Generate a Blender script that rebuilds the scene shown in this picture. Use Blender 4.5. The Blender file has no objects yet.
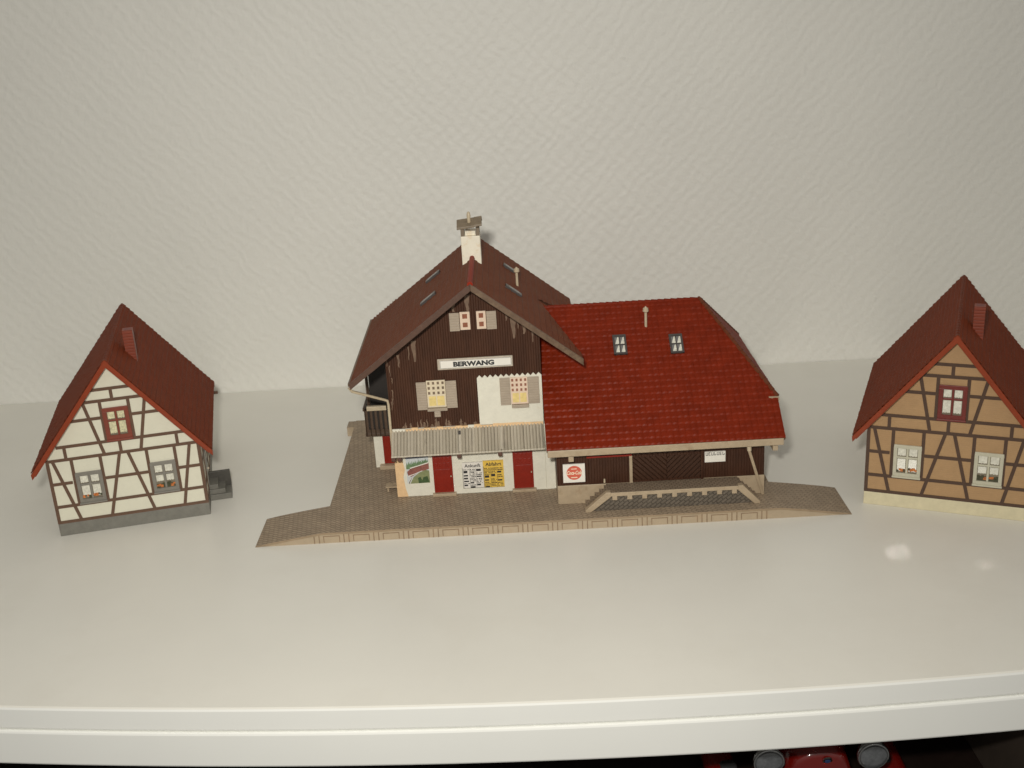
import bpy, bmesh, math, random
from mathutils import Vector, Matrix
random.seed(7)
S = 0.01                      # all coordinates below are centimetres
sc = bpy.context.scene
COL = sc.collection

# ------------------------------------------------------------------ materials
def mat(name, col, rough=.5, var=.08, vscale=1.5, bump=0, bscale=8, spec=.5, metal=0, coat=0,
        wave=None, stretch=(1, 1, 1), dirt=None, ior=1.5):
    """principled material; col linear rgb; var = noise variation of value; dirt=(colour, scale, lo, hi)"""
    m = bpy.data.materials.new(name); m.use_nodes = True
    nt = m.node_tree; N = nt.nodes; L = nt.links
    p = N['Principled BSDF']
    p.inputs['Roughness'].default_value = rough
    p.inputs['Metallic'].default_value = metal
    p.inputs['Specular IOR Level'].default_value = spec
    p.inputs['IOR'].default_value = ior
    p.inputs['Coat Weight'].default_value = coat
    p.inputs['Coat Roughness'].default_value = .12
    tc = N.new('ShaderNodeTexCoord'); mp = N.new('ShaderNodeMapping')
    mp.inputs['Scale'].default_value = tuple(100 * s for s in stretch)
    L.new(tc.outputs['Object'], mp.inputs['Vector'])
    nz = N.new('ShaderNodeTexNoise'); nz.inputs['Scale'].default_value = vscale
    nz.inputs['Detail'].default_value = 5; nz.inputs['Roughness'].default_value = .65
    L.new(mp.outputs['Vector'], nz.inputs['Vector'])
    rp = N.new('ShaderNodeValToRGB')
    rp.color_ramp.elements[0].position = .3; rp.color_ramp.elements[1].position = .7
    rp.color_ramp.elements[0].color = (*[c * (1 - var) for c in col], 1)
    rp.color_ramp.elements[1].color = (*[min(1, c * (1 + var)) for c in col], 1)
    L.new(nz.outputs['Fac'], rp.inputs['Fac'])
    out = rp.outputs['Color']
    if dirt:
        dc, ds, lo, hi = dirt
        n2 = N.new('ShaderNodeTexNoise'); n2.inputs['Scale'].default_value = ds
        n2.inputs['Detail'].default_value = 6; n2.inputs['Roughness'].default_value = .7
        L.new(mp.outputs['Vector'], n2.inputs['Vector'])
        r2 = N.new('ShaderNodeMapRange'); r2.inputs['From Min'].default_value = lo; r2.inputs['From Max'].default_value = hi
        L.new(n2.outputs['Fac'], r2.inputs['Value'])
        mx = N.new('ShaderNodeMix'); mx.data_type = 'RGBA'
        L.new(r2.outputs['Result'], mx.inputs['Factor'])
        L.new(out, mx.inputs[6]); mx.inputs[7].default_value = (*dc, 1)
        out = mx.outputs[2]
    hsrc = []
    if bump:
        n3 = N.new('ShaderNodeTexNoise'); n3.inputs['Scale'].default_value = bscale
        n3.inputs['Detail'].default_value = 4
        L.new(mp.outputs['Vector'], n3.inputs['Vector']); hsrc.append((n3.outputs['Fac'], bump))
    if wave:                      # (axis vector, pitch cm, strength, darkening, groove profile)
        ax, pitch, ws, wd = wave
        dp = N.new('ShaderNodeVectorMath'); dp.operation = 'DOT_PRODUCT'
        m2 = N.new('ShaderNodeMapping'); m2.inputs['Scale'].default_value = (100, 100, 100)
        L.new(tc.outputs['Object'], m2.inputs['Vector'])
        L.new(m2.outputs['Vector'], dp.inputs[0]); dp.inputs[1].default_value = tuple(a / pitch for a in ax)
        fr = N.new('ShaderNodeMath'); fr.operation = 'FRACT'; L.new(dp.outputs['Value'], fr.inputs[0])
        pg = N.new('ShaderNodeMath'); pg.operation = 'PINGPONG'; pg.inputs[1].default_value = .5
        L.new(fr.outputs[0], pg.inputs[0])
        mr = N.new('ShaderNodeMapRange'); mr.inputs['From Min'].default_value = 0; mr.inputs['From Max'].default_value = .16
        L.new(pg.outputs[0], mr.inputs['Value'])
        hsrc.append((mr.outputs['Result'], ws))
        if wd:
            mm = N.new('ShaderNodeMix'); mm.data_type = 'RGBA'; mm.blend_type = 'MULTIPLY'
            mm.inputs['Factor'].default_value = 1
            m3 = N.new('ShaderNodeMapRange'); m3.inputs['To Min'].default_value = 1 - wd
            L.new(mr.outputs['Result'], m3.inputs['Value'])
            L.new(out, mm.inputs[6]); L.new(m3.outputs['Result'], mm.inputs[7]); out = mm.outputs[2]
    L.new(out, p.inputs['Base Color'])
    prev = None
    for h, s in hsrc:
        b = N.new('ShaderNodeBump'); b.inputs['Strength'].default_value = min(1, s); b.inputs['Distance'].default_value = .0006
        L.new(h, b.inputs['Height'])
        if prev: L.new(prev, b.inputs['Normal'])
        prev = b.outputs['Normal']
    if prev: L.new(prev, p.inputs['Normal'])
    return m

def paving(name, col, mortar, w, h, rot, rough=.6, strength=.8):
    m = mat(name, col, rough, .12, 1.2)
    nt = m.node_tree; N = nt.nodes; L = nt.links; p = N['Principled BSDF']
    src = p.inputs['Base Color'].links[0].from_socket
    tc = N.new('ShaderNodeTexCoord'); mp = N.new('ShaderNodeMapping')
    mp.inputs['Scale'].default_value = (100, 100, 100); mp.inputs['Rotation'].default_value = rot
    L.new(tc.outputs['Object'], mp.inputs['Vector'])
    br = N.new('ShaderNodeTexBrick'); br.inputs['Scale'].default_value = 1
    br.inputs['Brick Width'].default_value = w; br.inputs['Row Height'].default_value = h
    br.inputs['Mortar Size'].default_value = .035; br.inputs['Mortar Smooth'].default_value = .6
    br.inputs['Color1'].default_value = (1, 1, 1, 1); br.inputs['Color2'].default_value = (.86, .86, .86, 1)
    br.inputs['Mortar'].default_value = (*mortar, 1)
    L.new(mp.outputs['Vector'], br.inputs['Vector'])
    mx = N.new('ShaderNodeMix'); mx.data_type = 'RGBA'; mx.blend_type = 'MULTIPLY'; mx.inputs['Factor'].default_value = 1
    L.new(src, mx.inputs[6]); L.new(br.outputs['Color'], mx.inputs[7]); L.new(mx.outputs[2], p.inputs['Base Color'])
    b = N.new('ShaderNodeBump'); b.inputs['Strength'].default_value = strength; b.inputs['Distance'].default_value = .0005
    b.invert = True
    L.new(br.outputs['Fac'], b.inputs['Height']); L.new(b.outputs['Normal'], p.inputs['Normal'])
    return m

M = {}
M['boards'] = mat('brown_boarding', (.060, .0235, .0115), .5, .22, 2.2, bump=.3, bscale=9, stretch=(1, 1, .25), wave=((1, 0, 0), .15, .6, .16), spec=.25)
M['barn_boards'] = mat('barn_boarding', (.050, .019, .009), .5, .2, 2.2, bump=.3, bscale=9, stretch=(1, 1, .25), wave=((1, 0, 0), .17, .5, .16), spec=.25)
M['leaf_a'] = mat('barn_door_leaf_a', (.048, .020, .010), .5, .15, 3, spec=.25, wave=((.72, 0, .72), .24, .8, .28))
M['leaf_b'] = mat('barn_door_leaf_b', (.048, .020, .010), .5, .15, 3, spec=.25, wave=((-.72, 0, .72), .24, .8, .28))
M['plaster'] = mat('white_plaster', (.70, .67, .56), .6, .05, 1.6, bump=.35, bscale=7, dirt=((.62, .52, .38), 1.1, .60, .9))
M['peach'] = mat('peach_plastic', (.74, .50, .27), .5, .10, 3, bump=.2)
M['beige'] = mat('beige_plastic', (.40, .31, .205), .45, .10, 2, bump=.15, dirt=((.28, .19, .11), 1.5, .55, .8))
M['platform_side'] = mat('platform_side', (.395, .31, .21), .4, .07, 1.5, bump=.1, dirt=((.38, .27, .17), 1.0, .55, .8))
M['lip'] = mat('platform_lip', (.29, .21, .13), .5, .12, 1.5)
M['groove'] = mat('dirty_groove', (.23, .155, .09), .6, .2, 2)  # brown of the painted shadow lines on the platform front
M['pave'] = paving('platform_paving', (.365, .278, .19), (.62, .60, .58), .42, .21, (0, 0, math.radians(38)))
M['dockpave'] = paving('dock_paving', (.27, .20, .135), (.62, .6, .58), .30, .20, (0, 0, math.radians(0)))
M['gridpave'] = paving('dock_face_paving', (.145, .118, .088), (.6, .6, .6), .40, .2, (math.radians(90), 0, math.radians(38)))
M['barn_tile'] = mat('red_barn_tile', (.176, .0172, .0042), .42, .18, 1.3, bump=.1, bscale=12, spec=.10, dirt=((.22, .035, .012), 2.2, .62, .9))
M['main_tile'] = mat('brown_red_tile', (.135, .040, .018), .50, .16, .9, bump=.15, bscale=10, spec=.10, dirt=((.105, .046, .025), .9, .48, .75))
M['house_tile'] = mat('dark_red_tile', (.138, .027, .009), .44, .12, 1.1, bump=.1, spec=.13, dirt=((.12, .032, .014), 1, .55, .8))
M['house_edge'] = mat('red_verge', (.235, .040, .013), .4, .10, 2, spec=.3)
M['red_ridge'] = mat('red_ridge_tile', (.24, .022, .008), .5, .1, 2, spec=.1)
M['soffit'] = mat('roof_soffit', (.016, .011, .008), .6, .15, 2)  # near-black brown, shade put into the colour of recessed parts
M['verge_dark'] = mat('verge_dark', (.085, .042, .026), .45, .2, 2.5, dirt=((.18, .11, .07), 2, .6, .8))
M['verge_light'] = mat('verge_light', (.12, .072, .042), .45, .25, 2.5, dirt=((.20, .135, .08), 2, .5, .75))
M['red'] = mat('red_door', (.22, .014, .005), .40, .10, 2, bump=.1, spec=.3)
M['shutter'] = mat('grey_shutter', (.36, .29, .215), .5, .08, 2, wave=((0, 0, 1), .16, .35, .05))
M['cream'] = mat('cream_frame', (.66, .56, .40), .45, .05, 2)
M['pinkframe'] = mat('pinkish_frame', (.70, .54, .41), .45, .05, 2)
M['yellow'] = mat('yellow_curtain', (.70, .54, .21), .6, .16, 4)
M['pane_dark'] = mat('dark_pane', (.17, .12, .08), .2, .2, 2, spec=.5)
M['pane_rust'] = mat('rust_pane', (.26, .10, .06), .2, .15, 3)
M['awning'] = mat('grey_corrugated', (.50, .445, .35), .45, .10, 1.2, bump=.1, stretch=(1, .2, .2), dirt=((.26, .225, .18), 2.2, .54, .78), wave=((1, 0, 0), .2009, .3, .26))
M['bracket'] = mat('bracket_brown', (.10, .045, .03), .5, .15, 3)
M['white_sign'] = mat('sign_white', (.78, .74, .66), .45, .03, 2)
M['sign_frame'] = mat('sign_frame', (.42, .36, .28), .5, .15, 3)
M['black'] = mat('print_black', (.02, .02, .02), .5, .1, 4)
M['poster_yellow'] = mat('poster_yellow', (.72, .47, .07), .5, .08, 3)
M['poster_white'] = mat('poster_white', (.72, .68, .61), .5, .05, 3)
M['print_red'] = mat('print_red', (.62, .115, .065), .45, .06, 3)
M['print_cream'] = mat('print_cream', (.85, .68, .50), .45, .06, 3)
M['p_sky'] = mat('poster_sky', (.52, .55, .55), .5, .1, 4)
M['p_hill'] = mat('poster_hill', (.10, .11, .17), .5, .2, 4)
M['p_green'] = mat('poster_green', (.13, .21, .10), .5, .25, 5)
M['p_dark'] = mat('poster_dark_green', (.05, .09, .03), .5, .3, 5)
M['p_olive'] = mat('poster_olive', (.22, .24, .11), .5, .2, 4)
M['p_train'] = mat('poster_train', (.24, .085, .065), .5, .25, 5)
M['chimney_white'] = mat('chimney_white', (.80, .74, .60), .5, .06, 2, dirt=((.66, .48, .27), 1.6, .55, .75))
M['cap'] = mat('cap_brown', (.19, .145, .095), .45, .2, 3)
M['metal_grey'] = mat('skylight_grey', (.055, .047, .043), .35, .15, 3, spec=.6)
M['sky_pane'] = mat('skylight_pane', (.15, .145, .14), .25, .2, 2, spec=.9)
M['pipe'] = mat('pipe_beige', (.50, .41, .28), .4, .1, 3)
M['rail_brown'] = mat('balcony_brown', (.075, .044, .026), .5, .2, 3, wave=((1, 0, 0), .3, .8, .4))
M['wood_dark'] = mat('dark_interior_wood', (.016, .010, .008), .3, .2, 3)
M['base_grey'] = mat('stone_base_grey', (.175, .168, .142), .55, .12, 2, bump=.3, bscale=6)
M['base_cream'] = mat('stone_base_cream', (.62, .555, .37), .5, .07, 2, bump=.2, bscale=6)
M['h_white'] = mat('house_white', (.68, .655, .525), .5, .03, 1.2, bump=.12)
M['h_tan'] = mat('house_tan', (.40, .242, .112), .5, .06, 1.5, bump=.12, wave=((0, 0, 1), .13, .2, .05))
M['timber'] = mat('timber_brown', (.115, .060, .034), .5, .12, 3)
M['timber_dark'] = mat('timber_dark', (.070, .035, .019), .5, .12, 3)
M['sidewall'] = mat('side_boards', (.34, .26, .165), .5, .1, 2, wave=((0, 1, 0), .3, .6, .2))
M['w_grey'] = mat('frame_grey', (.20, .185, .155), .45, .08, 3)
M['w_red'] = mat('frame_brown_red', (.20, .042, .022), .42, .1, 3)
M['w_pale'] = mat('frame_pale_green', (.50, .475, .36), .45, .05, 3)
M['w_darkred'] = mat('frame_dark_red', (.15, .020, .013), .42, .1, 3)
M['glass_dark'] = mat('window_glass', (.18, .15, .10), .35, .1, 2, spec=.6, ior=1.5)
M['curtain'] = mat('window_curtain', (.66, .64, .54), .5, .2, 6)  # house curtains, and the painted reflections on the barn skylights
M['curtain_gloss'] = mat('window_curtain_glossy', (.56, .54, .43), .05, .14, 6, spec=.8, ior=2.1)
M['curtain_warm'] = mat('window_curtain_warm', (.60, .56, .36), .5, .35, 9)
M['flower'] = mat('flower_orange', (.50, .15, .03), .4, .5, 9)
M['flower_leaf'] = mat('flower_leaf', (.05, .05, .02), .4, .4, 9)
M['chim_red'] = mat('chimney_red', (.22, .042, .018), .45, .12, 3, wave=((0, 0, 1), .2, .5, .1))
M['step_grey'] = mat('stair_grey', (.06, .055, .045), .55, .15, 3, bump=.2)
M['step_light'] = mat('stair_tread', (.15, .143, .12), .55, .12, 3)
# car
M['car_red'] = mat('car_paint_red', (.14, .005, .003), .15, .03, 1, coat=1)
M['car_chrome'] = mat('car_chrome', (.48, .48, .47), .12, .03, 2, metal=1)
M['car_lens'] = mat('car_lens', (.10, .105, .11), .08, .3, 3, spec=1, coat=.6)
M['car_black'] = mat('car_black', (.02, .02, .02), .4, .1, 2)
M['car_blue'] = mat('badge_blue', (.03, .06, .16), .25, .1, 2)
M['tyre'] = mat('tyre_rubber', (.02, .02, .02), .8, .1, 3)
M['seat'] = mat('seat_tan', (.25, .14, .07), .6, .1, 3)

# ------------------------------------------------------------------ mesh helper
class MB:
    def __init__(s): s.v = []; s.f = []; s.m = []; s.mats = []
    def mi(s, m):
        if m not in s.mats: s.mats.append(m)
        return s.mats.index(m)
    def face(s, pts, m):
        b = len(s.v); s.v += [tuple(p) for p in pts]; s.f.append(tuple(range(b, b + len(pts)))); s.m.append(s.mi(m))
    def mesh(s, vs, fs, m):
        b = len(s.v); s.v += [tuple(p) for p in vs]
        for f in fs: s.f.append(tuple(b + i for i in f)); s.m.append(s.mi(m))
    def box(s, x0, x1, y0, y1, z0, z1, m, top=None):
        vs = [(x, y, z) for z in (z0, z1) for y in (y0, y1) for x in (x0, x1)]
        s.mesh(vs, [(0, 2, 3, 1), (0, 1, 5, 4), (2, 6, 7, 3), (0, 4, 6, 2), (1, 3, 7, 5)], m)
        s.face([vs[4], vs[5], vs[7], vs[6]], top or m)
        return s
    def prism(s, pts, vec, m, cap=None):
        """closed prism: polygon pts (3-D) extruded along vec; cap = material of the first face"""
        n = len(pts); q = [tuple(a + b for a, b in zip(p, vec)) for p in pts]
        vs = list(pts) + q
        s.mesh(vs, [tuple(range(n, 2 * n))] + [(i, (i + 1) % n, n + (i + 1) % n, n + i) for i in range(n)], m)
        s.mesh(list(pts), [tuple(range(n - 1, -1, -1))], cap or m)
        return s
    def beam(s, a, b, w, h, m, up=(0, 0, 1)):
        a = Vector(a); b = Vector(b); d = (b - a).normalized(); u = Vector(up); r = d.cross(u).normalized(); u = r.cross(d).normalized()
        pts = [a + r * (i * w / 2) + u * (j * h / 2) for i, j in ((-1, -1), (1, -1), (1, 1), (-1, 1))]
        return s.prism([tuple(p) for p in pts], tuple(b - a), m)
    def tube(s, pts, r, m, n=8, caps=True):
        pts = [Vector(p) for p in pts]; rs = r if isinstance(r, (list, tuple)) else [r] * len(pts)
        rings = []
        for i, p in enumerate(pts):
            d = (pts[min(i + 1, len(pts) - 1)] - pts[max(i - 1, 0)]).normalized()
            a = Vector((0, 0, 1)) if abs(d.z) < .9 else Vector((1, 0, 0))
            u = d.cross(a).normalized(); w = d.cross(u).normalized()
            rings.append([p + (u * math.cos(t) + w * math.sin(t)) * rs[i] for t in [2 * math.pi * k / n for k in range(n)]])
        vs = [v for rg in rings for v in rg]; fs = []
        for i in range(len(pts) - 1):
            for k in range(n):
                fs.append((i * n + k, i * n + (k + 1) % n, (i + 1) * n + (k + 1) % n, (i + 1) * n + k))
        if caps: fs += [tuple(range(n - 1, -1, -1)), tuple((len(pts) - 1) * n + k for k in range(n))]
        s.mesh(vs, fs, m); return s
    def build(s, name, parent=None, bevel=0, smooth=False, label=None, solid=0):
        me = bpy.data.meshes.new(name)
        me.from_pydata([(x * S, y * S, z * S) for x, y, z in s.v], [], s.f)
        for m in s.mats: me.materials.append(M[m])
        me.polygons.foreach_set('material_index', s.m)
        bm = bmesh.new(); bm.from_mesh(me)
        bmesh.ops.remove_doubles(bm, verts=bm.verts, dist=1e-6)
        bmesh.ops.recalc_face_normals(bm, faces=bm.faces)
        bm.to_mesh(me); bm.free()
        if smooth: me.polygons.foreach_set('use_smooth', [True] * len(me.polygons))
        me.update()
        o = bpy.data.objects.new(name, me); COL.objects.link(o)
        if parent: o.parent = parent
        if solid:
            md = o.modifiers.new('thick', 'SOLIDIFY'); md.thickness = solid * S; md.offset = 0
        if bevel:
            md = o.modifiers.new('bevel', 'BEVEL'); md.width = bevel * S; md.segments = 2; md.limit_method = 'ANGLE'; md.angle_limit = .6
        if label: o['label'] = label
        return o

def thing(name, label, cat, loc, rz=0, group=None):
    o = bpy.data.objects.new(name, None); COL.objects.link(o); o.empty_display_size = .02
    o.location = tuple(c * S for c in loc); o.rotation_euler = (0, 0, rz)
    o['label'] = label; o['category'] = cat
    if group: o['group'] = group
    return o

def tiles(mb, O, U, V, N, ulen, vlen, pu, pv, amp, step, poly, m, per=4):
    """overlapping rows of rounded tiles on the plane O + u*U + v*V, kept inside the convex polygon poly (u, v)"""
    O, U, V, N = [Vector(a) for a in (O, U, V, N)]
    bm = bmesh.new()
    nu = max(1, round(ulen / pu)) * per; nv = max(1, round(vlen / pv)); du = ulen / nu; dv = vlen / nv
    prof = [0, .75, 1, .75] if per == 4 else [0, 1, .5]
    for r in range(nv):
        lo = []; l2 = []; hi = []
        jz = random.uniform(-.02, .02) * pv
        for c in range(nu + 1):
            a = amp * prof[c % per]; k = c // per
            rr = random.Random(r * 977 + k * 31); w = rr.uniform(-.3, .3) * step
            lo.append(bm.verts.new((c * du, r * dv + jz, (step + a + w) * .35)))
            l2.append(bm.verts.new((c * du, r * dv + jz + .24 * dv, step + a + w)))
            hi.append(bm.verts.new((c * du, (r + 1.12) * dv, a * .9)))
        ft = [bm.verts.new((v.co.x, v.co.y + .01 * pv, 0)) for v in lo]
        for c in range(nu):
            bm.faces.new((lo[c], lo[c + 1], l2[c + 1], l2[c]))
            bm.faces.new((l2[c], l2[c + 1], hi[c + 1], hi[c]))
            bm.faces.new((ft[c], ft[c + 1], lo[c + 1], lo[c]))
    n = len(poly)
    for i in range(n):
        a = Vector((*poly[i], 0)); b = Vector((*poly[(i + 1) % n], 0)); d = b - a
        no = Vector((d.y, -d.x, 0))       # outside of a counter-clockwise polygon
        bmesh.ops.bisect_plane(bm, geom=bm.verts[:] + bm.edges[:] + bm.faces[:], plane_co=a, plane_no=no, clear_outer=True)
    bm.verts.index_update()
    vs = [O + U * v.co.x + V * v.co.y + N * v.co.z for v in bm.verts]
    mb.mesh(vs, [tuple(v.index for v in f.verts) for f in bm.faces], m)
    bm.free()

def slab(mb, O, U, V, N, poly, t, m, edge=None):
    O, U, V, N = [Vector(a) for a in (O, U, V, N)]
    pts = [tuple(O + U * u + V * v) for u, v in poly]
    mb.prism(pts, tuple(-N * t), edge or m, cap=m)

def text(name, s, parent, x0, x1, z0, z1, y, m, bold=.0, shear=0):
    cu = bpy.data.curves.new(name, 'FONT'); cu.body = s; cu.size = 1; cu.offset = bold; cu.shear = shear; cu.resolution_u = 3
    ob = bpy.data.objects.new(name, cu); COL.objects.link(ob)
    dg = bpy.context.evaluated_depsgraph_get(); me = bpy.data.meshes.new_from_object(ob.evaluated_get(dg))
    bpy.data.objects.remove(ob)
    xs = [v.co.x for v in me.vertices]; ys = [v.co.y for v in me.vertices]
    ax, bx, ay, by = min(xs), max(xs), min(ys), max(ys)
    mb = MB()
    vs = [(x0 + (v.co.x - ax) / (bx - ax) * (x1 - x0), y, z0 + (v.co.y - ay) / (by - ay) * (z1 - z0)) for v in me.vertices]
    mb.mesh(vs, [tuple(f.vertices) for f in me.polygons], m)
    bpy.data.meshes.remove(me)
    return mb

# ================================================================== SETTING
def struct(o): o['kind'] = 'structure'; return o

# wallpapered wall behind
WY, WR = 89.58, -.0181
M['wallpaper'] = mat('wallpaper', (.77, .757, .70), .55, .025, .05, spec=.35)
def wallpaper_relief():
    m = M['wallpaper']; nt = m.node_tree; N = nt.nodes; L = nt.links; p = N['Principled BSDF']
    tc = N.new('ShaderNodeTexCoord')
    mp = N.new('ShaderNodeMapping'); mp.inputs['Scale'].default_value = (100, 100, 100)
    L.new(tc.outputs['Object'], mp.inputs['Vector'])
    nw = N.new('ShaderNodeTexNoise'); nw.inputs['Scale'].default_value = .55; nw.inputs['Detail'].default_value = 3
    L.new(mp.outputs['Vector'], nw.inputs['Vector'])
    vm = N.new('ShaderNodeVectorMath'); vm.operation = 'MULTIPLY_ADD'; vm.inputs[1].default_value = (1.6, 0, 1.6)
    L.new(nw.outputs['Color'], vm.inputs[0]); L.new(mp.outputs['Vector'], vm.inputs[2])
    sx = N.new('ShaderNodeSeparateXYZ'); L.new(vm.outputs[0], sx.inputs[0])
    def cosn(sock, period):
        m1 = N.new('ShaderNodeMath'); m1.operation = 'MULTIPLY'; m1.inputs[1].default_value = 2 * math.pi / period; L.new(sock, m1.inputs[0])
        m2 = N.new('ShaderNodeMath'); m2.operation = 'COSINE'; L.new(m1.outputs[0], m2.inputs[0]); return m2.outputs[0]
    pr = N.new('ShaderNodeMath'); pr.operation = 'MULTIPLY'
    L.new(cosn(sx.outputs['X'], 1.14), pr.inputs[0]); L.new(cosn(sx.outputs['Z'], 1.28), pr.inputs[1])
    nz = N.new('ShaderNodeTexNoise'); nz.inputs['Scale'].default_value = 2.6; nz.inputs['Detail'].default_value = 4
    L.new(mp.outputs['Vector'], nz.inputs['Vector'])
    ad = N.new('ShaderNodeMath'); ad.operation = 'MULTIPLY_ADD'; ad.inputs[1].default_value = 2.4
    L.new(nz.outputs['Fac'], ad.inputs[0]); L.new(pr.outputs[0], ad.inputs[2])
    b = N.new('ShaderNodeBump'); b.inputs['Strength'].default_value = .40; b.inputs['Distance'].default_value = .00042
    L.new(ad.outputs[0], b.inputs['Height']); L.new(b.outputs['Normal'], p.inputs['Normal'])
wallpaper_relief()
mb = MB(); c = math.tan(WR)
mb.prism([(-170, WY - 170 * c, -60), (170, WY + 170 * c, -60), (170, WY + 170 * c, 150), (-170, WY - 170 * c, 150)], (0, 8, 0), 'wallpaper')
struct(mb.build('wall'))

# white shelf with a gently bowed two-board front
M['shelf'] = mat('shelf_white', (.745, .725, .655), .33, .03, .06, spec=.45, dirt=((.71, .685, .61), .09, .5, .8))
M['shelf_edge'] = mat('shelf_edge_white', (.82, .82, .775), .32, .02, .06, spec=.5)  # lighter than the top: stronger flash light on the front put into the colour
def front_y(x):
    xx = min(abs(x), 32)
    return 45.43 - .0358 * x - .62 + .0019 * xx * xx + (abs(x) - xx) * .12
XS = [-62 + i * 2 for i in range(63)]
def board(name, z0, z1, off, m, bev):
    mb = MB(); n = len(XS)
    pts = [(x, front_y(x) + off, z1) for x in XS] + [(62, WY + 62 * c - .01, z1), (-62, WY - 62 * c - .01, z1)]
    mb.prism(pts, (0, 0, z0 - z1), 'shelf_edge', cap=m)
    return struct(mb.build(name, bevel=bev))
board('shelf_top', -1.29, 0, .10, 'shelf', .14)
board('shelf_lower_board', -3.25, -1.305, -.02, 'shelf_edge', .12)
# dark compartment below
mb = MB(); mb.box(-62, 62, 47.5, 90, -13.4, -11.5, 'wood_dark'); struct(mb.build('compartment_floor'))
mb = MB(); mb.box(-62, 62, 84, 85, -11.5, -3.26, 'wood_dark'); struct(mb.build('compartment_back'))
M['divider'] = mat('divider_wood', (.055, .042, .032), .45, .15, 1)
mb = MB(); mb.box(25.1, 26.6, 47.4, 84, -11.49, -3.26, 'divider'); struct(mb.build('compartment_divider', bevel=.05))

# ================================================================== HALF-TIMBERED HOUSES
ZR, ZE, HX, OF, D, W2, HB = 11.36, 4.72, 5.36, .81, 12.29, 4.58, .85
def make_house(kind, loc, rz, label):
    A = kind == 'white'
    wallm, tm, basem = ('h_white', 'timber', 'base_grey') if A else ('h_tan', 'timber_dark', 'base_cream')
    root = thing('half_timbered_house', label, 'model house', loc, rz, 'half timbered model houses on the shelf')
    sl = (ZR - ZE) / HX; T = .29; vt = T * math.hypot(1, sl)
    yb = D - .7
    zt = lambda x: ZR - sl * abs(x) - vt
    mb = MB(); mb.prism([(-W2, 0, HB), (W2, 0, HB), (W2, 0, zt(W2)), (0, 0, zt(0)), (-W2, 0, zt(W2))], (0, yb, 0), wallm)
    mb.build('wall', root)
    mb = MB(); mb.box(-W2 - .03, W2 + .03, -.04, yb + .03, 0, HB, basem); mb.build('stone_base', root, bevel=.03)
    # timber frame, one net of beams over front and sides
    mb = MB(); t = .195; e = .035
    def b(x0, z0, x1, z1, w=t, k=0):
        mb.beam((x0, -e / 2 + .006 * k, z0), (x1, -e / 2 + .006 * k, z1), w, e, tm, up=(0, -1, 0)) if False else None
        dx, dz = x1 - x0, z1 - z0; l = math.hypot(dx, dz); nx, nz = -dz / l * w / 2, dx / l * w / 2
        yy = -e - .003 * k
        mb.prism([(x0 + nx, yy, z0 + nz), (x0 - nx, yy, z0 - nz), (x1 - nx, yy, z1 - nz), (x1 + nx, yy, z1 + nz)], (0, -yy + .01, 0), tm)
    for z in (9.33, 8.6): b(-(zt(0) - z) / sl, z, (zt(0) - z) / sl, z)
    for s in (-1, 1): b(s * .86, 7.5, s * (zt(0) - 7.5) / sl, 7.5)
    b(-3.85, 5.92, 3.85, 5.92); b(-W2, 5.08, W2, 5.08)
    for x0, x1 in ((-W2, -3.26), (-1.38, 1.38), (3.04, W2)): b(x0, 3.52, x1, 3.52)
    b(-W2, 1.98, W2, 1.98); b(-W2, .93, W2, .93)
    for s in (-1, 1): b(s * (W2 - .07), .85, s * (W2 - .07), 5.15, k=1)
    b(-.08, 8.6, -.08, 9.33, k=1); b(-3.38, 5.08, -3.38, 5.92, k=1); b(-.1, 5.08, -.1, 5.92, k=1); b(3.3, 5.08, 3.3, 5.92, k=1)
    b(-.84, 5.92, -.84, 8.6, k=1); b(.82, 5.92, .82, 8.6, k=1)
    b(-1.82, 8.55, -1.1, 5.1, k=2); b(1.82, 8.5, 1.08, 5.1, k=2)
    for x in (-3.11, -1.40, 1.37, 3.05): b(x, 1.98, x, 5.08, k=1)
    b(-4.2, 5.05, -3.17, .9, k=2); b(-.22, 5.08, -1.34, .9, k=2); b(.26, 5.08, 1.3, .9, k=2); b(3.98, 5.0, 3.12, .9, k=2)
    for s in (-1, 1):                         # side walls
        x = s * W2
        for z in (.93, 1.98, 3.52, 4.6): mb.box(min(x, x + s * e), max(x, x + s * e), 0, yb, z - t / 2, z + t / 2, tm)
        for k in range(8):
            y = .08 + k * (yb - .16) / 7; x2 = x + s * (e + .004)
            mb.box(min(x, x2), max(x, x2), y - t / 2, y + t / 2, .86, 4.75, tm)
    mb.build('timber_frame', root)
    # roof
    ru = MB(); dz = (ZE - ZR); ln = math.hypot(HX, dz)
    for s in (-1, 1):
        O = (s * HX, -OF, ZE); U = (0, 1, 0); V = (-s * HX / ln, 0, -dz / ln); N = (s * -dz / ln, 0, HX / ln)
        L = D + OF
        P = [(0, 0), (L, 0), (L, ln), (0, ln)]
        slab(ru, O, U, V, N, P, T, 'house_tile', 'house_edge')
        On = Vector(O) + Vector(N) * .004
        tiles(ru, On, U, V, N, L, ln, .20, .36, .045, .05, P, 'house_tile')
    # red verge boards close the gable ends
    roof = ru.build('roof', root)
    for y in (-OF - .06, D):
        vb = MB()
        for s in (-1, 1):
            P = [(s * (HX + .04), y, ZE - .03), (0, y, ZR + .02), (0, y, ZR - vt), (s * HX, y, ZE - vt * .8)]
            vb.prism(P, (0, .06, 0), 'house_edge')
        vb.build('verge_board', roof, bevel=.02)
    rt = MB()
    n = 26
    for k in range(n):
        y0 = -OF + k * (D + OF) / n; y1 = y0 + (D + OF) / n * 1.06
        rt.tube([(0, y0, ZR - .10), (0, y1, ZR - .11)], [.14, .12], 'house_tile', n=8)
    rt.build('ridge_cap', roof)
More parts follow.
